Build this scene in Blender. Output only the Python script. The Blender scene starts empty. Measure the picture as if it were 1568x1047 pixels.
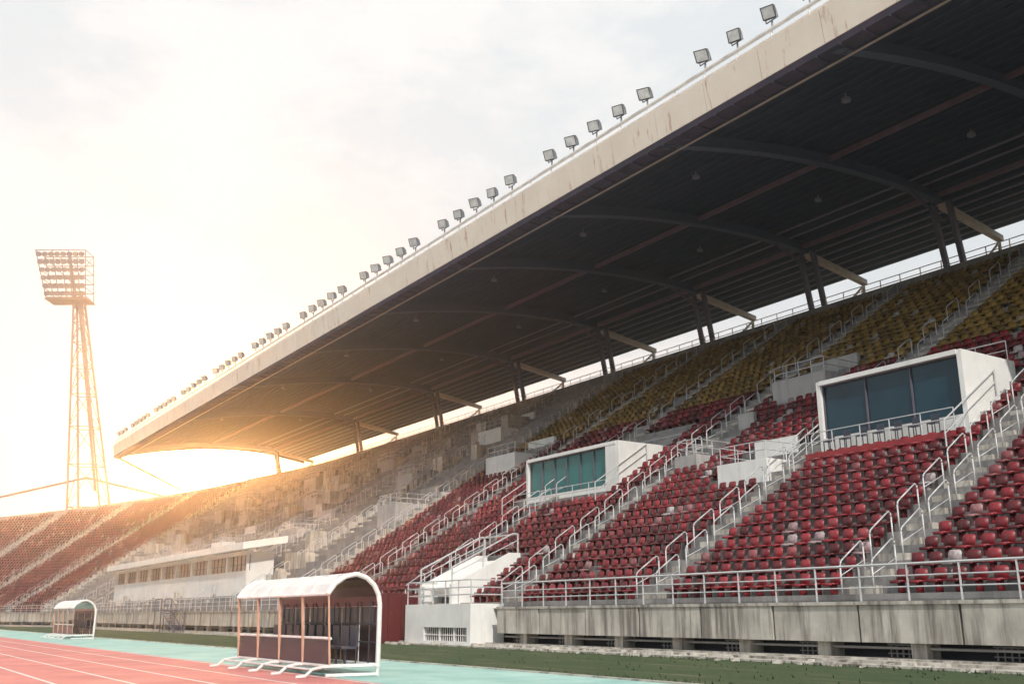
import bpy, math, random
import numpy as np
from mathutils import Vector
random.seed(4); rng=np.random.RandomState(3)
scene=bpy.context.scene
scene.view_settings.view_transform='Standard'; scene.view_settings.look='None'; scene.view_settings.exposure=0
U=np.array([-.5474,.8369]); N=np.array([.8369,.5474])
S0=165.0; R=100.0; DF=30.5
# ---------- site coordinates: s along stand, D away from field, z up
def W0(s,D,z):
    return (s*U[0]+D*N[0], s*U[1]+D*N[1], z)
def WC(s,D,z):
    if s<=S0: return W0(s,D,z)
    ph=(s-S0)/R; r=D-DF+R
    return W0(S0+r*math.sin(ph), DF-R+r*math.cos(ph), z)
def WX(x,y,z): return (x,y,z)

# ---------- materials
def nt(name):
    m=bpy.data.materials.new(name); m.use_nodes=True
    t=m.node_tree; b=t.nodes['Principled BSDF']; return m,t,b
def pos_vec(t,scale,loc=(0,0,0)):
    g=t.nodes.new('ShaderNodeNewGeometry'); mp=t.nodes.new('ShaderNodeMapping')
    mp.vector_type='POINT'
    mp.inputs['Rotation'].default_value=(0,0,-math.atan2(U[1],U[0]))
    t.links.new(g.outputs['Position'],mp.inputs['Vector'])
    m2=t.nodes.new('ShaderNodeMapping'); m2.inputs['Scale'].default_value=scale; m2.inputs['Location'].default_value=loc
    t.links.new(mp.outputs['Vector'],m2.inputs['Vector'])
    return m2.outputs['Vector']
def noise(t,vec,scale,detail=3,rough=.6):
    n=t.nodes.new('ShaderNodeTexNoise'); n.inputs['Scale'].default_value=scale
    n.inputs['Detail'].default_value=detail; n.inputs['Roughness'].default_value=rough
    t.links.new(vec,n.inputs['Vector']); return n.outputs['Fac']
def ramp(t,fac,stops):
    r=t.nodes.new('ShaderNodeValToRGB'); e=r.color_ramp.elements
    while len(e)<len(stops): e.new(.5)
    for i,(p,c) in enumerate(stops):
        e[i].position=p; e[i].color=(c[0],c[1],c[2],1) if not isinstance(c,(int,float)) else (c,c,c,1)
    t.links.new(fac,r.inputs['Fac']); return r.outputs['Color']
def mix(t,fac,a,b,mode='MIX'):
    m=t.nodes.new('ShaderNodeMix'); m.data_type='RGBA'; m.blend_type=mode
    for sock,v in ((m.inputs[0],fac),(m.inputs[6],a),(m.inputs[7],b)):
        if isinstance(v,(int,float)): sock.default_value=v
        elif isinstance(v,tuple): sock.default_value=(v[0],v[1],v[2],1)
        else: t.links.new(v,sock)
    return m.outputs[2]
def weathered(name,base,dark,streak=.6,rough=.8,nscale=.5,streakcol=None,bump=.15,sfreq=1.3,lo=.5,hi=.7):
    m,t,b=nt(name)
    v1=pos_vec(t,(1,1,1)); v2=pos_vec(t,(1.6,1.6,.12),(3,7,1))
    c=mix(t,ramp(t,noise(t,v1,nscale,6,.65),[(.35,0),(.7,1)]),dark,base)
    if streak>0:
        s=ramp(t,noise(t,v2,sfreq,4,.7),[(lo,1),(hi,0)])
        c=mix(t,mix(t,1-streak,s,(1,1,1)),streakcol or tuple(x*.45 for x in dark),c)
    t.links.new(c,b.inputs['Base Color']); b.inputs['Roughness'].default_value=rough
    if bump:
        bp=t.nodes.new('ShaderNodeBump'); bp.inputs['Strength'].default_value=bump; bp.inputs['Distance'].default_value=.05
        t.links.new(noise(t,v1,4,4,.7),bp.inputs['Height']); t.links.new(bp.outputs['Normal'],b.inputs['Normal'])
    return m
def plain(name,col,rough=.5,metal=0,var=.25,nscale=1.5):
    m,t,b=nt(name)
    v=pos_vec(t,(1,1,1))
    c=mix(t,ramp(t,noise(t,v,nscale,3,.65),[(.3,0),(.7,1)]),tuple(x*(1-var) for x in col),col)
    t.links.new(c,b.inputs['Base Color']); b.inputs['Roughness'].default_value=rough; b.inputs['Metallic'].default_value=metal
    return m
CONC=weathered('terrace_concrete',(.34,.32,.31),(.17,.165,.165),.5)
WALLC=weathered('wall_concrete',(.58,.54,.48),(.36,.33,.29),.9,nscale=.7,streakcol=(.15,.13,.115),lo=.47,hi=.64)
FASC=weathered('fascia_concrete',(.90,.80,.69),(.82,.70,.60),.7,nscale=.3,streakcol=(.42,.17,.08),lo=.58,hi=.70)
WHITE=weathered('white_wall_paint',(.78,.77,.75),(.66,.65,.63),.3,nscale=.6,streakcol=(.35,.33,.3),lo=.55,hi=.75)
GREYW=weathered('grey_render',(.46,.44,.43),(.32,.31,.31),.4)
RAIL=plain('galvanised_rail',(.58,.58,.59),.45,.15)
RAILW=plain('white_painted_pipe',(.82,.80,.78),.5,0)
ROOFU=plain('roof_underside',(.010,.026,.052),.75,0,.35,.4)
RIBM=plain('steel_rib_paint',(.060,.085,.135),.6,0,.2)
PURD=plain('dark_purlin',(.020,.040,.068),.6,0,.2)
BEAM=plain('pink_primer_beam',(.20,.13,.16),.6,0,.3)
BACKB=plain('rear_strut_paint',(.62,.50,.42),.6)
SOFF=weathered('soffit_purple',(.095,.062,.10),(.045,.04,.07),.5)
COLM=plain('column_paint',(.13,.11,.145),.6,0,.3)
PURL=plain('purlin_pale',(.24,.23,.27),.6)
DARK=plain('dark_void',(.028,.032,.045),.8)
DRED=plain('dark_red_paint',(.10,.010,.018),.5)
REDP=plain('red_band_paint',(.32,.03,.035),.5)
LAMPB=plain('lamp_housing',(.14,.14,.15),.45,.3)
LAMPG=plain('lamp_glass',(.55,.55,.54),.45,.0,.4,2.0)
TOWM=plain('tower_steel',(.22,.16,.15),.6,.0,.4)
BROWN=plain('tinted_panel',(.040,.034,.046),.2)
ORNG=plain('glow_tinted_post',(.60,.36,.26),.5)  # peach tint puts the warm sun glow into the post colour
ROOFT=plain('roof_top_sheet',(.35,.34,.33),.6)
BENCH=plain('bench_plastic',(.05,.055,.08),.4)
CANW=plain('canopy_sheet',(.78,.76,.74),.35,0,.3,1.0)
def glassm(name,c1,c2,vert=0):
    m,t,b=nt(name)
    if vert:
        v=pos_vec(t,(vert,.0,.0)); w=t.nodes.new('ShaderNodeTexWave'); w.inputs['Scale'].default_value=1
        w.inputs['Distortion'].default_value=1.5; t.links.new(v,w.inputs['Vector']); f=w.outputs['Fac']
    else: f=ramp(t,noise(t,pos_vec(t,(1,1,1)),.35,3),[(.35,0),(.65,1)])
    t.links.new(mix(t,f,c1,c2),b.inputs['Base Color']); b.inputs['Roughness'].default_value=.06
    b.inputs['Specular IOR Level'].default_value=.4
    return m
GLASS=glassm('booth_glass',(.006,.028,.045),(.014,.048,.07))
GLASS2=glassm('curtained_glass',(.008,.075,.085),(.04,.22,.21),vert=3.0)
GLASS3=glassm('pavilion_glass',(.50,.36,.26),(.72,.60,.48))  # warm pale colours paint an orange-lit reflection into the glass

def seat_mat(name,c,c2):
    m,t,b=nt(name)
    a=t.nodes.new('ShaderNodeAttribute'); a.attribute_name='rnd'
    r=ramp(t,a.outputs['Fac'],[(0,tuple(x*.35 for x in c)),(.45,c),(.88,c2),(.95,tuple(.7*x+.06 for x in c2)),(.98,tuple(.3*x+.25 for x in c2)),(1,tuple(.2*x+.42 for x in c2))])  # palest stops: weathered seats that also carry painted sun glints
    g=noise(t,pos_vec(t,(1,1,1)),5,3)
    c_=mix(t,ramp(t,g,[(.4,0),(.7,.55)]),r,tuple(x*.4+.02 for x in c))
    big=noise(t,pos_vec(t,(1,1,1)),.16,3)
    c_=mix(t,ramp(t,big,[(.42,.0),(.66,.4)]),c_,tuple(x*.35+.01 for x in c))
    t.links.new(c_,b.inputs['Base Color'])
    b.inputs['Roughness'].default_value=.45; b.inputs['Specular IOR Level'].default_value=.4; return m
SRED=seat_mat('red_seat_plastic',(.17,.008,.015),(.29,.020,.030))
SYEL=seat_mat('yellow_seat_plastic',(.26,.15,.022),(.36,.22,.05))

# ---------- mesh builder
class M:
    def __init__(s,f=W0): s.v=[];s.f=[];s.map=f
    def box(s,a0,a1,b0,b1,z0,z1):
        i=len(s.v)
        for z in(z0,z1):
            for (a,b) in((a0,b0),(a1,b0),(a1,b1),(a0,b1)): s.v.append(s.map(a,b,z))
        s.f+=[(i,i+1,i+2,i+3),(i+4,i+7,i+6,i+5),(i,i+4,i+5,i+1),(i+1,i+5,i+6,i+2),(i+2,i+6,i+7,i+3),(i+3,i+7,i+4,i)]
    def prism(s,prof,a0,a1):
        "profile of (D,z) extruded along s"
        i=len(s.v);k=len(prof)
        for a in(a0,a1):
            for(b,z)in prof: s.v.append(s.map(a,b,z))
        s.f.append(tuple(range(i,i+k))); s.f.append(tuple(range(i+2*k-1,i+k-1,-1)))
        for j in range(k): s.f.append((i+j,i+k+j,i+k+(j+1)%k,i+(j+1)%k))
    def tube(s,p,q,r,n=6,m=None):
        mp=m or s.map
        P=Vector(mp(*p));Q=Vector(mp(*q)); d=(Q-P)
        if d.length<1e-6:return
        d.normalize(); a=d.cross(Vector((0,0,1)))
        if a.length<.05:a=d.cross(Vector((1,0,0)))
        a.normalize();b=d.cross(a); i=len(s.v)
        for c in(P,Q):
            for k in range(n):
                t=2*math.pi*k/n+math.pi/n; s.v.append(tuple(c+a*(r*math.cos(t))+b*(r*math.sin(t))))
        for k in range(n): s.f.append((i+k,i+(k+1)%n,i+n+(k+1)%n,i+n+k))
        s.f.append(tuple(range(i+n-1,i-1,-1))); s.f.append(tuple(range(i+n,i+2*n)))
    def path(s,pts,r,n=6):
        for a,b in zip(pts[:-1],pts[1:]): s.tube(a,b,r,n)
    def strip(s,ss,prof):
        "sweep open profile (D,z) along list of s"
        i=len(s.v);k=0
        for a in ss:
            pr=prof(a) if callable(prof) else prof
            k=len(pr)
            for(b,z)in pr: s.v.append(s.map(a,b,z))
        for m in range(len(ss)-1):
            for j in range(k-1):
                a=i+m*k+j; s.f.append((a,a+k,a+k+1,a+1))
    def obj(s,name,mat,parent=None,smooth=False):
        me=bpy.data.meshes.new(name); me.from_pydata(s.v,[],s.f); me.update()
        o=bpy.data.objects.new(name,me); scene.collection.objects.link(o); me.materials.append(mat)
        if smooth:
            me.polygons.foreach_set('use_smooth',[True]*len(me.polygons))
        if parent:o.parent=parent
        return o
def empty(name):
    e=bpy.data.objects.new(name,None); scene.collection.objects.link(e); return e
def srange(a,b,st):
    n=max(1,int(round((b-a)/st))); return [a+(b-a)*i/n for i in range(n+1)]

# ---------- ground
g=M(WX); g.v=[(-3000,-3000,-.03),(3000,-3000,-.03),(3000,3000,-.03),(-3000,3000,-.03)]; g.f=[(0,1,2,3)]
def grass_mat():
    m,t,b=nt('grass'); v=pos_vec(t,(1,1,1))
    c=mix(t,ramp(t,noise(t,v,.25,6,.7),[(.35,0),(.65,1)]),(.040,.080,.022),(.095,.13,.04))
    c=mix(t,ramp(t,noise(t,v,6,5,.7),[(.35,0),(.7,1)]),tuple([.030,.05,.018]),c)
    c=mix(t,ramp(t,noise(t,pos_vec(t,(.15,1,1)),1.1,5,.7),[(.54,0),(.70,.8)]),c,(.20,.17,.11))
    t.links.new(c,b.inputs['Base Color']); b.inputs['Roughness'].default_value=.9
    bp=t.nodes.new('ShaderNodeBump'); bp.inputs['Distance'].default_value=.08
    t.links.new(noise(t,v,14,4),bp.inputs['Height']); t.links.new(bp.outputs['Normal'],b.inputs['Normal']); return m
GRASS=grass_mat()
g.obj('ground',GRASS)
SS=srange(-60,S0,15)+srange(S0,S0+150,4)[1:]
def surf(name,D0,D1,z,mat):
    m=M(WC); m.strip(SS,[(D0,z),(D1,z)]); return m.obj(name,mat)
surf('grass_verge',17.5,29.6,0,GRASS)
TEAL=weathered('teal_track_surface',(.42,.60,.54),(.24,.43,.39),.0,nscale=.45)
TRK=weathered('red_track_surface',(.66,.24,.21),(.46,.15,.14),.0,nscale=.4)
LINE=plain('white_line_paint',(.78,.74,.72),.7,0,.35,4)
surf('service_strip_paving',11.5,17.45,.004,TEAL)
surf('running_track',-4.0,11.5,.008,TRK)
ln=M(WC)
for k in range(9): ln.strip(SS,[(11.25-k*1.65,.012),(11.35-k*1.65,.012)])
ln.obj('track_lane_lines',LINE)
kb=M(WC); kb.strip(SS,[(17.45,.0),(17.45,.05),(17.6,.05),(17.6,0)]); kb.obj('track_kerb',WALLC)
tf=M(WC)
for k in range(1500):
    a=random.uniform(16,75); b=random.choice([random.uniform(17.6,18.3),random.uniform(27.9,28.7),random.uniform(17.6,28.7)]); h_=random.uniform(.04,.12); w_=random.uniform(.02,.06)
    i=len(tf.v); tf.v+=[WC(a-w_,b,0),WC(a+w_,b+.02,0),WC(a+random.uniform(-.06,.06),b+random.uniform(-.05,.05),h_)]; tf.f.append((i,i+1,i+2))
tf.obj('grass_tufts',GRASS)

# ---------- grandstand terrace
stand=empty('grandstand')
NR=42; D0=31.5; TD=(72-D0)/NR; Z0=2.4; RS=(28.7-Z0)/NR
def dmaxrow(s):
    if s<188: return NR
    return max(28,NR-(s-188)*.18)
def prof(s):
    mx=dmaxrow(s); p=[(30.8,2.05),(D0,2.05)]
    for i in range(NR):
        ii=min(i,mx); p.append((D0+ii*TD,Z0+ii*RS)); ii2=min(i+1,mx); p.append((D0+ii2*TD,Z0+ii*RS))
    Dm=D0+mx*TD; p.append((Dm,Z0+mx*RS+.5)); p.append((Dm+.3,Z0+mx*RS+.5)); p.append((Dm+.4,Z0+mx*RS-1.0)); p.append((Dm+9,Z0+mx*RS-1.0)); p.append((Dm+9,-.03))
    return p
TS=srange(-24,S0,12)+srange(S0,S0+140,3)[1:]
t=M(WC); t.strip(TS,prof); t.obj('terrace_steps',CONC,stand)
def zsurf(D): return Z0+(D-D0)/TD*RS
aisles=[1,13,25,37,49,61,73,85,98,111,124,137,150,163,176,189,202,215,228,241,254,267,280]
st=M(WC); hp=M(WC)
for a in aisles:
    for i in range(0,int(dmaxrow(a))):
        D=D0+i*TD; st.box(a-.6,a+.6,D-.4,D+.05,Z0+(i-1)*RS+.003 if i else 2.053,Z0+i*RS-RS/2)
    for sd in(-.72,.72):
        i=0
        while i<int(dmaxrow(a))-3:
            Da=D0+i*TD+.3;Db=Da+TD*1.5; za=Z0+i*RS;zb=za+RS
            r=.034
            hp.path([(a+sd,Da,za),(a+sd,Da,za+1.1),(a+sd,Da+.06,za+1.24),(a+sd,Da+.2,za+1.34),(a+sd,Db-.16,zb+1.42),(a+sd,Db-.03,zb+1.36),(a+sd,Db,zb+1.22),(a+sd,Db,zb)],r,6)
            if sd<0 or i%3==0: hp.tube((a+sd,Da,za+.7),(a+sd,Db,zb+.7),.024,4)
            i+=2 if i<20 else 3
st.obj('aisle_steps',WALLC,stand); hp.obj('aisle_handrails',RAIL,stand,True)

EX=[(26.9,37.5,42.8,49),(53.2,66,42.5,51.5),(37.8,42.5,41.5,45),(53.7,58.4,30,36.6),(42,47,52,57),(75.8,81.2,49.8,55.2),(45.8,48.2,43.8,50.2)]
def excluded(s,D):
    for e in EX:
        if e[0]<s<e[1] and e[2]<D<e[3]: return True
    return False
T=[];F=[]
def tb(x0,x1,y0,y1,z0,z1):
    i=len(T)
    for z in(z0,z1):
        for(x,y)in((x0,y0),(x1,y0),(x1,y1),(x0,y1)):T.append((x,y,z))
    for f in[(0,3,2,1),(4,5,6,7),(0,1,5,4),(1,2,6,5),(2,3,7,6),(3,0,4,7)]:F.append([i+k for k in f])
tb(-.25,.25,-.28,.16,.38,.45); tb(-.21,.21,-.32,-.28,.34,.43); tb(-.05,.05,-.1,.22,0,.38)
i=len(T); out=[(-.22,.43),(.22,.43),(.26,.54),(.26,.78),(.19,.87),(-.19,.87),(-.26,.78),(-.26,.54)]
for dy in(0,.05):
    for(x,z)in out:T.append((x,.14+dy+(z-.43)*.22,z))
F.append([i+k for k in range(8)]);F.append([i+15-k for k in range(8)])
for k in range(8):F.append([i+k,i+8+k,i+8+(k+1)%8,i+(k+1)%8])
T=np.array(T)
def seats(name,rows,ranges,mat):
    O=[];X=[];Y=[]
    for i in rows:
        D=D0+i*TD+.55; z=Z0+i*RS
        for(a,b)in ranges:
            step=.76 if b<=S0+10 else .85
            s=a
            while s<b:
                if not any(abs(s-q)<1.15 for q in aisles) and not excluded(s,D) and i<dmaxrow(s)-1 and rng.rand()>.015:
                    O.append(WC(s,D,z+rng.uniform(-.02,.02))); ph=max(0,(s-S0)/R)+rng.uniform(-.06,.06)
                    tx=U*math.cos(ph)-N*math.sin(ph); ty=U*math.sin(ph)+N*math.cos(ph); X.append(-tx);Y.append(ty)
                s+=step*(1 if s<S0 else R/(R+D-DF))
    O=np.array(O);X=np.array(X);Y=np.array(Y);n=len(O);k=len(T)
    V=np.zeros((n,k,3)); V[:,:,:2]=O[:,None,:2]+X[:,None,:]*T[None,:,0:1]+Y[:,None,:]*T[None,:,1:2]; V[:,:,2]=O[:,None,2]+T[None,:,2]
    me=bpy.data.meshes.new(name)
    lens=np.array([len(f)for f in F]); fl=np.concatenate([np.array(f)for f in F])
    loops=(fl[None,:]+(np.arange(n)*k)[:,None]).ravel(); tot=np.tile(lens,n); starts=np.concatenate([[0],np.cumsum(tot)[:-1]])
    me.vertices.add(n*k); me.vertices.foreach_set('co',V.ravel())
    me.loops.add(len(loops)); me.loops.foreach_set('vertex_index',loops.astype(np.int32))
    me.polygons.add(len(tot)); me.polygons.foreach_set('loop_start',starts.astype(np.int32)); me.polygons.foreach_set('loop_total',tot.astype(np.int32))
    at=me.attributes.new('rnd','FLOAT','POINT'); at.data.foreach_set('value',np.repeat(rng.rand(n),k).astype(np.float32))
    me.update(calc_edges=True); me.validate()
    o=bpy.data.objects.new(name,me); scene.collection.objects.link(o); me.materials.append(mat); o.parent=stand
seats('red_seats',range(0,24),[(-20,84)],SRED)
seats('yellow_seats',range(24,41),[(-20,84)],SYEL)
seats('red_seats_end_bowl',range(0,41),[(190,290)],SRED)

# ---------- front perimeter wall
pw=empty('perimeter_wall')
w=M(WC); c=M(WC); dk=M(WC); gr=M(WC)
s=-24.
while s<S0+130:
    if not(48<s+1 and s+3<57.5):
        w.box(s+.05,s+3.95,30.42+random.uniform(-.03,.03),30.8,.73,2.0)
        c.box(s,s+3.995,30.36,30.85,2.0,2.12)
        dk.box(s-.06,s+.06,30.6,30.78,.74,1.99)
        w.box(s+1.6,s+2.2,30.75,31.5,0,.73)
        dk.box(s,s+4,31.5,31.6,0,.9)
        for k in range(5):
            gr.box(s+2.5+k*.24,s+2.55+k*.24,31.38,31.43,.12,.62)
        gr.box(s+2.4,s+3.6,31.36,31.4,.62,.68); gr.box(s+2.4,s+3.6,31.36,31.4,.33,.37)
        gr.tube((s,30.95,.55),(s+4,30.95,.55),.05)
    s+=4
w.strip(SS,[(28.7,-.02),(28.7,.07),(29.6,.07),(29.6,.16),(30.3,.16),(30.3,.22),(31.55,.22)])
w.obj('wall_panels',WALLC,pw); c.obj('wall_coping',WALLC,pw); dk.obj('undercroft_recess',DARK,pw); gr.obj('undercroft_grilles',GREYW,pw)
ks=M(WC)
for k in range(260):
    a=random.uniform(0,90); b=random.uniform(28.1,29.6); r=random.uniform(.03,.15); z=.07 if b>28.75 else 0
    ks.prism([(b-r,z),(b+r,z),(b+r*.5,z+r),(b-r*.6,z+r*.8)],a,a+r*random.uniform(1,4))
ks.obj('loose_rubble',WALLC)
rl=M(WC)
ranges=[(-24,48.4),(57.6,S0+130)]
for(a,b)in ranges:
    ss=srange(a,b,2.0)
    for x in ss: rl.tube((x,31.0,2.05),(x,31.0,3.38),.038,5)
    for z,r in((3.38,.045),(2.98,.028),(2.6,.028)):
        rl.path([(x,31.0,z)for x in ss],r,5)
rl.obj('front_railing',RAIL)

# ---------- entrance block + stairs + tunnel
eb=empty('field_entrance_block'); m=M(); 
m.box(49,49.4,29.3,31.5,0,2.3); m.box(56.4,56.8,29.3,31.5,0,2.3); m.box(49.4,56.4,29.3,29.6,1.0,2.3); m.box(49.4,56.4,29.6,31.5,2.05,2.25)
m.box(54.4,56.4,29.3,29.6,0,1.0); m.box(49.4,54.4,29.3,29.6,0,.24)
for x in(53.9,57.9): m.prism([(30.9,2.26),(35.9,2.26),(35.9,5.5),(35.2,5.5),(31.2,3.6),(30.9,3.5)],x,x+.3)
m.prism([(32.0,2.8),(35.2,2.8),(35.2,5.1),(31.6,3.3)],54.2,57.9)
m.obj('white_walls',WHITE,eb)
m=M()
for k in range(20): m.box(49.5+k*.25,49.54+k*.25,29.42,29.46,.24,1.0)
m.box(49.4,54.4,29.4,29.47,.55,.6)
for x in(50.9,52.6): m.box(x,x+.12,29.38,29.5,.24,1.0)
m.obj('window_bars',RAILW,eb)
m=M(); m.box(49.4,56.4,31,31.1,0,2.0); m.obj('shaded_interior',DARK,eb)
m=M()
for x in(49.1,50.5,52,53.5,55,56.7):
    m.tube((x,29.4,2.3),(x,29.4,3.6),.04)
for z in(3.6,3.2,2.8): m.tube((49.1,29.4,z),(56.7,29.4,z),.035); m.tube((49.1,29.4,z),(49.1,31.5,z),.035); m.tube((56.7,29.4,z),(56.7,31.5,z),.035)
for x in(54.05,58.05):
    m.path([(x,31.0,3.5),(x,31.0,4.5),(x,35.4,6.7),(x,35.8,6.7),(x,35.8,5.5)],.05); m.tube((x,31.0,4.1),(x,35.8,6.3),.03)
    m.tube((x,33.2,4.5),(x,33.2,5.6),.035)
m.path([(54.05,35.8,6.7),(58.05,35.8,6.7)],.05)
m.obj('stair_rails',RAIL,eb)
tn=empty('player_tunnel'); m=M()
m.prism([(25.8,0),(26.0,0),(26.0,2.6),(25.8,2.6)],58.2,62.5)
m.prism([(25.8,2.6),(26.1,3.15),(30.9,3.55),(30.9,3.4),(26.2,3.0),(26.0,2.6)],58.0,62.7)
m.box(58.2,58.35,25.9,30.9,0,3.0); m.box(62.4,62.55,25.9,30.9,0,3.0)
for k in range(6): m.box(58.14,58.2,26.1+k*.9,26.2+k*.9,0,2.95)
m.obj('tunnel_shell',DRED,tn)

# ---------- booths
def booth(name,s0,s1,Df,z0,z1,glass,nm,backD=50.5,chairs=True,right_in=0):
    e=empty(name); m=M()
    gs0=s0+.25+right_in
    m.box(s0,s0+.25,Df,backD,z0-1.6,z1); m.box(s1-.25,s1,Df,backD,z0-1.6,z1)
    m.box(s0+.25,s1-.25,Df-.05,backD,z1-.22,z1+.02); m.box(s0+.25,s1-.25,Df-.03,Df+.25,z0-1.2,z0)
    if right_in: m.box(s0+.25,gs0,Df-.02,Df+.2,z0,z1-.22)
    m.obj('white_shell',WHITE,e)
    g=M(); g.box(gs0+.003,s1-.253,Df+.3,Df+.34,z0,z1-.22); g.obj('window_glass',glass,e)
    f=M()
    for k in range(nm+1):
        x=gs0+.03+(s1-.28-gs0-.03)*k/nm; f.box(x-.03,x+.03,Df+.2,Df+.3,z0,z1-.22)
    f.box(gs0,s1-.25,Df+.2,Df+.29,z0+.003,z0+.08); f.box(gs0,s1-.25,Df+.2,Df+.29,z1-.3,z1-.223)
    f.obj('window_mullions',COLM,e)
    b=M(); b.box(s0-.0,s1+.0,Df-1.3,Df-1.15,z0-1.45,z0-.95); b.obj('red_parapet_band',REDP,e)
    b=M(); b.box(s0-.02,s1+.02,Df-1.35,Df-1.1,z0-1.7,z0-1.45); b.box(s0,s1,Df-1.1,Df-.03,z0-1.5,z0-1.2);b.obj('ledge',WHITE,e)
    r=M()
    for x in srange(s0,s1,1.8): r.tube((x,Df-1.2,z0-.95),(x,Df-1.2,z0+.15),.03)
    for z in(z0+.15,z0-.35): r.tube((s0,Df-1.2,z),(s1,Df-1.2,z),.03)
    for x in(s0-.1,s1+.1):
        r.path([(x,Df-2.2,zsurf(Df-2.2)),(x,Df-2.2,zsurf(Df-2.2)+1.3),(x,Df+2.5,zsurf(Df+2.5)+1.3),(x,Df+2.5,zsurf(Df+2.5))],.04)
        r.tube((x,Df-2.2,zsurf(Df-2.2)+.7),(x,Df+2.5,zsurf(Df+2.5)+.7),.028)
    for x in srange(s0+.2,s1-.2,1.6): r.tube((x,backD-.2,z1),(x,backD-.2,z1+1.1),.028)
    r.tube((s0+.2,backD-.2,z1+1.1),(s1-.2,backD-.2,z1+1.1),.035); r.tube((s0+.2,backD-.2,z1+.6),(s1-.2,backD-.2,z1+.6),.025)
    r.obj('booth_railing',RAIL,e)
    if chairs:
        c=M()
        for k in range(7):
            x=s0+1.5+k*1.05; zz=z0-1.2
            c.box(x-.22,x+.22,Df-.85,Df-.5,zz+.85,zz+.9); c.box(x-.22,x+.22,Df-.46,Df-.42,zz+.95,zz+1.35)
            for dx in(-.2,.2):
                c.box(x+dx-.02,x+dx+.02,Df-.84,Df-.8,zz,zz+.85); c.box(x+dx-.02,x+dx+.02,Df-.46,Df-.42,zz,zz+.95)
        c.obj('chairs',BENCH,e)
booth('commentary_booth',27.3,36.2,44,11.0,14.2,GLASS,3,backD=48.6)
booth('press_box',53.7,65.2,44,10.5,13.5,GLASS2,6,chairs=False,right_in=1.2)
def vomitory(s0,s1,Da,Db,h=1.3,mat=GREYW,name='stair_vomitory'):
    e=empty(name); m=M(WC); za=zsurf(Da);zb=zsurf(Db)
    top=za+h
    m.box(s0,s0+.3,Da,Db,za-.8,top); m.box(s1-.3,s1,Da,Db,za-.8,top); m.box(s0+.3,s1-.3,Da,Da+.3,za-.8,top)
    if zb>top: m.box(s0+.3,s1-.3,Db-.3,Db,za,zb+.5)
    m.obj('concrete_walls',mat,e)
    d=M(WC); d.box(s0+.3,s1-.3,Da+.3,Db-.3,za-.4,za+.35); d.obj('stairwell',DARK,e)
    r=M(WC)
    for x in srange(s0+.15,s1-.15,1.2): r.tube((x,Da+.15,top),(x,Da+.15,top+1.0),.03)
    for z in(top+1.0,top+.5):
        r.tube((s0+.15,Da+.15,z),(s1-.15,Da+.15,z),.03)
        for x in(s0+.15,s1-.15): r.tube((x,Da+.15,z),(x,Db-.15,z),.03)
    for x in(s0+.15,s1-.15):
        for D in srange(Da+.15,Db-.15,1.3)[1:]: r.tube((x,D,top-.3),(x,D,top+1.0),.03)
    r.obj('vomitory_railing',RAIL,e)
vomitory(38.2,42,41.8,45,1.0,WHITE); vomitory(42.2,46.8,52.3,56.5,1.4)
vomitory(46,48,44,50,1.0,GREYW)
for(a,D,wd)in[(76,50,5),(88,44,4),(100,52,4),(114,44,5),(128,52,4),(142,44,5),(155,52,5),(168,44,4),(180,52,5),(94,60,5),(121,60,5),(148,60,5),(174,60,5)]:
    vomitory(a,a+wd,D,D+5,random.uniform(1.2,1.9),random.choice([GREYW,GREYW,WHITE]))
pl=M(WC)
for k in range(46):
    a=random.uniform(88,186);i=random.randint(3,34);D=D0+i*TD; wd=random.uniform(1.2,3.5); dp=random.choice([1,2,2,3])
    pl.box(a,a+wd,D+.01,D+dp*TD,zsurf(D)-.5,zsurf(D)+RS*(dp-.0)+.35)
pl.obj('camera_platforms',WALLC,stand)
dv=M(WC)
for a in(84.4,98.9,124.9,150.9,189.8):
    for i in range(1,41): D=D0+i*TD; dv.box(a-.12,a+.12,D,D+TD*.999,zsurf(D)-.3,zsurf(D)+.75)
dv.obj('dividing_parapets',WALLC,stand)

# ---------- long pavilion
pv=empty('vip_pavilion'); m=M()
a,b,Df,Db=101,160,34,36.8
m.box(a,b,Df,Df+.3,3.2,6.1); m.box(a,a+.3,Df+.3,Db,3.5,8.0); m.box(b-.3,b,Df+.3,Db,3.5,8.2); m.box(a,b,Df,Df+.3,7.7,8.1)
for x in srange(a,b,6.5): m.box(x-.25 if x>a else x,x+.25 if x<b else x,Df-.03,Df+.32,6.1,7.7)
m.prism([(33,8.1),(33,8.8),(37.6,9.6),(37.6,8.9)],a-1.5,b+1.5)
m.obj('white_walls_and_roof',WHITE,pv)
m=M(); m.box(a+.3,b-.3,Df+.35,Df+.4,6.1,7.7); m.obj('window_glass',GLASS3,pv)
m=M()
for x in srange(a,b,1.3): m.box(x-.03,x+.03,Df+.25,Df+.33,6.1,7.7)
m.box(a,b,Df+.24,Df+.31,6.75,6.8); m.obj('window_mullions',COLM,pv)

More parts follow.
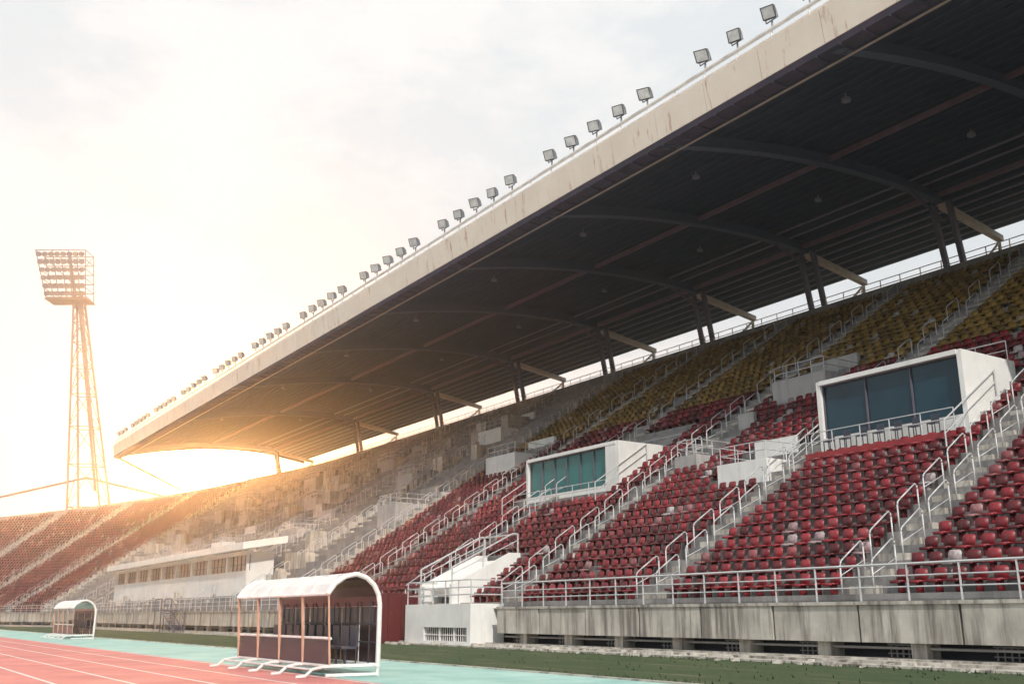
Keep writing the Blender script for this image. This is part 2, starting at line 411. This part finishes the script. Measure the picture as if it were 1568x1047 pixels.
# ---------- roof
colS=[2,16.5,30.8,44.8,59,73.7,90.3,109.3,131.7,160.5,200]
rf=empty('grandstand_roof'); rf.parent=stand
RA,RB=-24,206
def ribz(D):
    if D<=72:
        q=(D-41)/31; return 31.45+3.35*q+1.25*4*q*(1-q)
    return 34.8-(D-72)*.15
Ds=[41.3]+[43+k*2.5 for k in range(16)]
Ds=[d for d in Ds if d<80]+[80.5]
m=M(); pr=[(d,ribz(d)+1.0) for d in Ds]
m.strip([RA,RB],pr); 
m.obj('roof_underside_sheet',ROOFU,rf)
m=M(); pr=[(d,ribz(d)+1.35) for d in Ds]; m.strip([RA,RB],pr)
m.strip([RA,RB],[(80.5,ribz(80.5)+1.35),(80.5,ribz(80.5)+.9)])
m.obj('roof_top_sheet',ROOFT,rf)
m=M()
for x in(RA,RB-.3):
    for p,q in zip(Ds[:-1],Ds[1:]): m.prism([(p,ribz(p)+.2),(q,ribz(q)+.2),(q,ribz(q)+1.4),(p,ribz(p)+1.4)],x,x+.3)
m.obj('roof_end_fascia',SOFF,rf)
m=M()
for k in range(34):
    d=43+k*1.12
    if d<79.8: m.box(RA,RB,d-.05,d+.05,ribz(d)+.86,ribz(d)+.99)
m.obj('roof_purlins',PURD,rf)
m=M()
for d in(73.5,74.7,75.9,77.1,78.3,79.3,69.5,67.8): m.box(RA,RB,d-.06,d+.06,ribz(d)+.70,ribz(d)+.84)
m.obj('rear_purlins',PURL,rf)
m=M(); m.box(RA,RB,57.9,58.2,ribz(58)+.35,ribz(58)+.7); m.box(RA,RB,71.2,71.5,ribz(71)+.2,ribz(71)+.6); m.obj('longitudinal_beams',BEAM,rf)
m=M()
Dr=[41.5+k*1.27 for k in range(25)]
for s in colS:
    for p,q in zip(Dr[:-1],Dr[1:]):
        m.prism([(p,ribz(p)),(q,ribz(q)),(q,ribz(q)+.85),(p,ribz(p)+.85)],s-.12,s+.12)
        m.prism([(p,ribz(p)-.06),(q,ribz(q)-.06),(q,ribz(q)),(p,ribz(p))],s-.35,s+.35)
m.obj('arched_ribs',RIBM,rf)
m=M()
for s in colS:
    for D in(50,64):
        m.tube((s+6,D,ribz(D)+.9),(s+6,D,ribz(D)+.55),.05); m.tube((s+6,D,ribz(D)+.55),(s+6,D,ribz(D)+.35),.3,10)
m.obj('roof_high_bay_lamps',PURL,rf)
m=M()
for s in colS:
    m.prism([(72,34.3),(80.3,33.1),(80.3,33.6),(72,34.9)],s-.28,s+.28)
m.obj('rear_struts',BACKB,rf)
m=M()
for s in colS:
    for o in(-.75,.75):
        m.prism([(71.7,34.7),(72.15,34.7),(73.5,28),(73.05,28)],s+o-.19,s+o+.19)
    m.box(s-.5,s+.5,71.9,72.1,33.2,33.4)
    m.prism([(72,33.2),(72.4,33.2),(67.6,ribz(67)+.1),(67,ribz(67)+.1)],s-.1,s+.1)
m.obj('support_columns',COLM,rf)
m=M()
for s in colS:
    m.tube((s,80,27.6),(s,80,33.4),.16); m.tube((s,74.5,28.2),(s,80,33.0),.12); m.tube((s,80,31.4),(s,77,27.7),.1)
m.obj('rear_frames',BACKB,rf)
m=M(); 
s=RA
while s<RB-.5:
    e_=min(s+4.6,RB); m.prism([(41.0,32.0),(40.7,34.05),(41.0,34.15),(41.5,34.15),(41.4,32.0)],s,e_-.04); s+=4.6
m.obj('fascia_beam',FASC,rf)
m=M()
m.strip([RA,RB],[(41.05,32.0),(41.15,31.65),(42.3,31.7),(42.4,32.3)])
for s in srange(RA,RB,1.6): m.box(s-.04,s+.04,41.1,42.3,31.53,31.65)
m.obj('soffit_band',SOFF,rf)
m=M(); m.box(RA,RB,42.35,42.43,31.45,31.55); m.obj('soffit_edge_trim',BACKB,rf)
m=M()
for z,r in((34.95,.13),(34.45,.07)): m.tube((RA,41.1,z),(RB,41.1,z),r,8)
for s in srange(RA,RB,2.8): m.tube((s,41.1,34.1),(s,41.1,34.95),.07)
m.obj('roof_edge_pipe_rail',RAILW,rf)
h=M();gl=M()
s=43.2-2.8*24
while s<RB-1:
    idx=int(round((s-43.2)/2.8))
    if idx%6!=0:
        z=35.9+random.uniform(-.06,.06); ja=random.uniform(-.15,.15)+.5
        tl=-.25+random.uniform(-.08,.08)
        h.tube((s,41.1,34.95),(s,41.1,35.45),.06)
        h.tube((s-.41,41.05,35.45),(s+.41,41.05,35.45),.04); 
        for o in(-.41,.41): h.tube((s+o,41.05,35.45),(s+o,41.05,z),.035)
        i=len(h.v)
        for(hw,D,dz)in((.38,40.78,0),(.38,40.95,.02),(.22,41.3,.06)):
            for(x,zz)in((-hw,-hw),(hw,-hw),(hw,hw),(-hw,hw)): h.v.append(W0(s+x,D-ja*x+(zz*tl),z+zz+dz))
        for q in(0,4):
            for j in range(4): h.f.append((i+q+j,i+q+(j+1)%4,i+q+4+(j+1)%4,i+q+4+j))
        h.f.append((i+8,i+9,i+10,i+11))
        i=len(gl.v)
        for(x,zz)in((-.33,-.33),(.33,-.33),(.33,.33),(-.33,.33)): gl.v.append(W0(s+x,40.80-ja*x+zz*tl,z+zz))
        gl.f.append((i,i+1,i+2,i+3))
    s+=2.8
h.obj('roof_floodlight_housings',LAMPB,rf); gl.obj('roof_floodlight_glass',LAMPG,rf)
m=M(); m.tube((205.5,42,31.6),(205.5,55,26),.2); m.tube((205.5,55,26),(205.5,57,27.8),.15); m.obj('roof_end_brace',BACKB,rf)
m=M(WC)
ss=srange(-24,200,2.0)
for x in ss: m.tube((x,72.9,28.2),(x,72.9,30.2),.05,4)
for z in(30.2,29.7,29.3): m.path([(x,72.9,z)for x in srange(-24,S0,20)+srange(S0,200,4)[1:]],.045,5)
m.obj('rear_top_railing',RAILW,stand)

# ---------- dugouts
def dugout(s0,s1,Db):
    e=empty('team_dugout'); d=Db-12.55
    P=[(12.55,.25),(12.55,1.9),(12.5,2.2),(12.36,2.46),(12.12,2.66),(11.8,2.76),(11.45,2.68),(11.15,2.48),(10.95,2.2)]
    P=[(a+d,z)for a,z in P]
    m=M()
    n=6
    for k in range(n+1):
        s=s0+(s1-s0)*k/n; r=.07 if k in(0,n) else .035
        m.path([(s,a,z)for a,z in P],r,8)
    for(a,z)in(P[-1],P[5],P[1],(Db,.3),(11.1+d,1.02),(11.1+d,.3)): m.tube((s0,a,z),(s1,a,z),.04)
    for s in(s0,s1): m.tube((s,Db,.3),(s,11.1+d,.3),.045)
    for k in range(5):
        s=s0-.0+(s1-s0)*k/4
        m.path([(s,Db,.28),(s,10.9+d,.28),(s,10.6+d,.22),(s,10.4+d,.05),(s,10.15+d,.04)],.04)
    m.tube((s0,10.6+d,.22),(s1,10.6+d,.22),.03); m.tube((s0,Db,.05),(s0,11+d,.05),.05)
    for s in(s0,(s0+s1)/2,s1): m.tube((s,Db,0),(s,Db,.3),.05); 
    m.obj('white_frame',RAILW,e)
    m=M()
    for k in range(n):
        a0=s0+(s1-s0)*k/n+.06;a1=s0+(s1-s0)*(k+1)/n-.06
        m.strip([a0,a1],P[2:]); 
    o=m.obj('canopy_panels',CANW,e)
    m=M()
    m.strip([s0+.05,s1-.05],[(Db-.02,.35),(Db-.02,1.9)]); m.box(s0+.05,s1-.05,11.08+d,11.12+d,.34,.98)
    m.strip([s0+.05,s1-.05],[(a-.03 if i<4 else a,z-.04)for i,(a,z)in enumerate(P[1:])])
    m.obj('tinted_panels',BROWN,e)
    m=M()
    for k in range(0,5):
        s=s0+(s1-s0)*(k+.0)/4; m.tube((s,11.1+d,.3),(s,10.98+d,2.25),.05 if k else .03)
    m.obj('front_posts',ORNG,e)
    m=M()
    for k in range(0,9):
        s=s0+(s1-s0)*(k+.5)/9; m.tube((s,Db-.1,.3),(s,Db-.1,2.0),.02)
    for z in(.9,1.4): m.tube((s0,Db-.1,z),(s1,Db-.1,z),.02)
    m.obj('inner_mesh_frame',BENCH,e)
    m=M()
    k=s0+.4
    while k<s1-.4:
        m.box(k,k+.45,11.6+d,12.05+d,.72,.78); m.box(k,k+.45,12.05+d,12.1+d,.78,1.35); m.box(k+.2,k+.25,11.8+d,11.85+d,.3,.72); k+=.62
    m.obj('bench_seats',BENCH,e)
dugout(26.6,34.2,12.9); dugout(80.7,88.5,16)

ms=empty('metal_staircase'); m=M()
for k in range(9): m.box(106+k*.6,106.5+k*.6,28.6,29.6,.2+k*.24,.26+k*.24)
m.box(111.4,114,28.6,30.4,2.2,2.3)
for D in(28.6,29.6):
    m.tube((105.8,D,.1),(111.4,D,2.25),.07); m.path([(105.9,D,.1),(105.9,D,1.2),(111.4,D,3.4),(114,D,3.4),(114,D,0)],.05)
    m.tube((111.4,D,0),(111.4,D,3.4),.06)
m.obj('stair_frame',COLM,ms)

# ---------- floodlight tower
tw=empty('floodlight_tower'); m=M(WX)
def leg(i,z):
    q=min(1,(z-15)/(77.6-15)) if z>15 else 0
    xl=-101.7+(-108.2+101.7)*q; xr=-92.9+(-106.4+92.9)*q
    if z<15: xl=-101.7; xr=-92.9+(15-z)*.15
    yc=235; hw=3.6-2.6*q
    return {0:(xl,yc-hw,z),1:(xr,yc-hw,z),2:(xr,yc+hw,z),3:(xl,yc+hw,z)}[i]
zs=[0,15,26,36,45,53,60,66,71,75,78]
for a,b in zip(zs[:-1],zs[1:]):
    for i in range(4):
        m.tube(leg(i,a),leg(i,b),.28); j=(i+1)%4
        m.tube(leg(i,b),leg(j,b),.13)
        if i in(0,2): m.tube(leg(i,a),leg(j,b),.11)
        else: m.tube(leg(j,a),leg(i,b),.11)
m.tube((-98,235,30),(-107.4,235,78),.35)
for x,z in((-128,27),(-74,27)):
    m.tube((-100,234,33),(x,236,z),.28)
m.obj('lattice_mast',TOWM,tw)
m=M(WX); lb=M(WX)
corn=[(-114.3,77),(-104.6,77),(-106,90),(-118.4,90)]
def hd(uu,vv):
    x=(corn[0][0]*(1-uu)+corn[1][0]*uu)*(1-vv)+(corn[3][0]*(1-uu)+corn[2][0]*uu)*vv
    return x,77+12.3*vv
for vv in(0,.2,.4,.6,.8,1):
    for y in(232.5,237.5):
        a=hd(0,vv);b=hd(1,vv); m.tube((a[0],y,a[1]),(b[0],y,b[1]),.14)
    a=hd(0,vv);m.tube((a[0],232.5,a[1]),(a[0],237.5,a[1]),.1);a=hd(1,vv);m.tube((a[0],232.5,a[1]),(a[0],237.5,a[1]),.1)
for uu in(0,.33,.66,1):
    for y in(232.5,237.5):
        a=hd(uu,0);b=hd(uu,1); m.tube((a[0],y,a[1]),(b[0],y,b[1]),.12)
a=hd(0,0);b=hd(1,1);m.tube((a[0],237.5,a[1]),(b[0],237.5,b[1]),.1);a=hd(1,0);b=hd(0,1);m.tube((a[0],237.5,a[1]),(b[0],237.5,b[1]),.1)
m.box(-114.6,-104.3,232.3,237.7,76.6,76.8)
m.tube((-107.6,235,75),(-111,235,89),.4)
m.obj('lamp_frame',TOWM,tw)
for r in range(6):
    for c in range(8):
        x,z=hd((c+.5)/8,(r+.45)/6); lb.tube((x,231.6,z-.25),(x,232.4,z+.05),.58,10)
lb.obj('lamp_heads',TOWM,tw)

# ---------- world
w=bpy.data.worlds.new('World'); scene.world=w; w.use_nodes=True; t=w.node_tree; bg=t.nodes['Background']
SUNV=Vector((-1.15*U[0]-.42*N[0],-1.15*U[1]-.42*N[1],1.10)).normalized()
sky=t.nodes.new('ShaderNodeTexSky'); sky.sky_type='NISHITA'; sky.sun_disc=False
sky.sun_elevation=math.asin(SUNV.z); sky.sun_rotation=math.atan2(SUNV.x,SUNV.y)
tc=t.nodes.new('ShaderNodeTexCoord')
sk=t.nodes.new('ShaderNodeVectorMath'); sk.operation='SCALE'; sk.inputs['Scale'].default_value=.10
t.links.new(sky.outputs['Color'],sk.inputs[0])
el=math.radians(8.1); az=math.radians(-16.2)
gd=(math.sin(az)*math.cos(el),math.cos(az)*math.cos(el),math.sin(el))
nm=t.nodes.new('ShaderNodeVectorMath'); nm.operation='NORMALIZE'; t.links.new(tc.outputs['Generated'],nm.inputs[0])
dt=t.nodes.new('ShaderNodeVectorMath'); dt.operation='DOT_PRODUCT'; dt.inputs[1].default_value=gd; t.links.new(nm.outputs[0],dt.inputs[0])
dot=dt.outputs['Value']
mp=t.nodes.new('ShaderNodeMapping'); mp.inputs['Scale'].default_value=(1,1,2.0); mp.inputs['Location'].default_value=(.35,.1,.2); t.links.new(nm.outputs[0],mp.inputs['Vector'])
cl=noise(t,mp.outputs['Vector'],3.4,8,.58)
cm=ramp(t,cl,[(.44,0),(.58,1)])
haze=ramp(t,dot,[(.0,.14),(.4,.30),(.66,.52),(.9,.56)])
add=t.nodes.new('ShaderNodeMath'); add.operation='MULTIPLY_ADD'; t.links.new(cm,add.inputs[0]); add.inputs[1].default_value=.46; t.links.new(haze,add.inputs[2]); add.use_clamp=True
bl=mix(t,.72,sk.outputs[0],(.76,.90,.96))
col=mix(t,add.outputs[0],bl,(1.0,.99,.98))
def pw_(n):
    mx=t.nodes.new('ShaderNodeMath'); mx.operation='MAXIMUM'; t.links.new(dot,mx.inputs[0]); mx.inputs[1].default_value=0
    p=t.nodes.new('ShaderNodeMath'); p.operation='POWER'; t.links.new(mx.outputs[0],p.inputs[0]); p.inputs[1].default_value=n; return p.outputs[0]
col=mix(t,pw_(160),col,(1.6,1.15,.66))
def scaled(f,c):
    s=t.nodes.new('ShaderNodeVectorMath'); s.operation='SCALE'; s.inputs[0].default_value=c; t.links.new(f,s.inputs['Scale']); return s.outputs[0]
def addv(a,b):
    s=t.nodes.new('ShaderNodeVectorMath'); s.operation='ADD'; t.links.new(a,s.inputs[0]); t.links.new(b,s.inputs[1]); return s.outputs[0]
col=addv(col,scaled(pw_(400),(6.,3.2,1.))); col=addv(col,scaled(pw_(3000),(1150,560,200)))
t.links.new(col,bg.inputs['Color']); bg.inputs['Strength'].default_value=1.0

# haze volume added to lift shadows and veil the far end in glow
hz=M(WX)
for z in(-.025,95):
    for(x,y)in((-450,-40),(200,-40),(200,450),(-450,450)): hz.v.append((x,y,z))
hz.f=[(0,3,2,1),(4,5,6,7),(0,1,5,4),(1,2,6,5),(2,3,7,6),(3,0,4,7)]
hm=bpy.data.materials.new('haze'); hm.use_nodes=True; ht=hm.node_tree; ht.nodes.clear()
ho=ht.nodes.new('ShaderNodeOutputMaterial'); hv=ht.nodes.new('ShaderNodeVolumeScatter'); hv.inputs['Density'].default_value=.0010; hv.inputs['Anisotropy'].default_value=.85
hv.inputs['Color'].default_value=(.97,.97,1,1)
ht.links.new(hv.outputs[0],ho.inputs['Volume'])
hz.obj('haze',hm)

sun=bpy.data.lights.new('sun','SUN'); sun.energy=4.0; sun.angle=math.radians(.5); sun.color=(1,.95,.87)
so=bpy.data.objects.new('sun',sun); scene.collection.objects.link(so)
so.rotation_euler=(-SUNV).to_track_quat('-Z','Y').to_euler()

cam=bpy.data.cameras.new('camera'); co=bpy.data.objects.new('camera',cam); scene.collection.objects.link(co)
co.location=(0,0,1.6); co.rotation_euler=(math.radians(90+15.4),0,0); cam.lens=35; cam.sensor_width=36; cam.clip_end=6000; cam.clip_start=.1
scene.camera=co
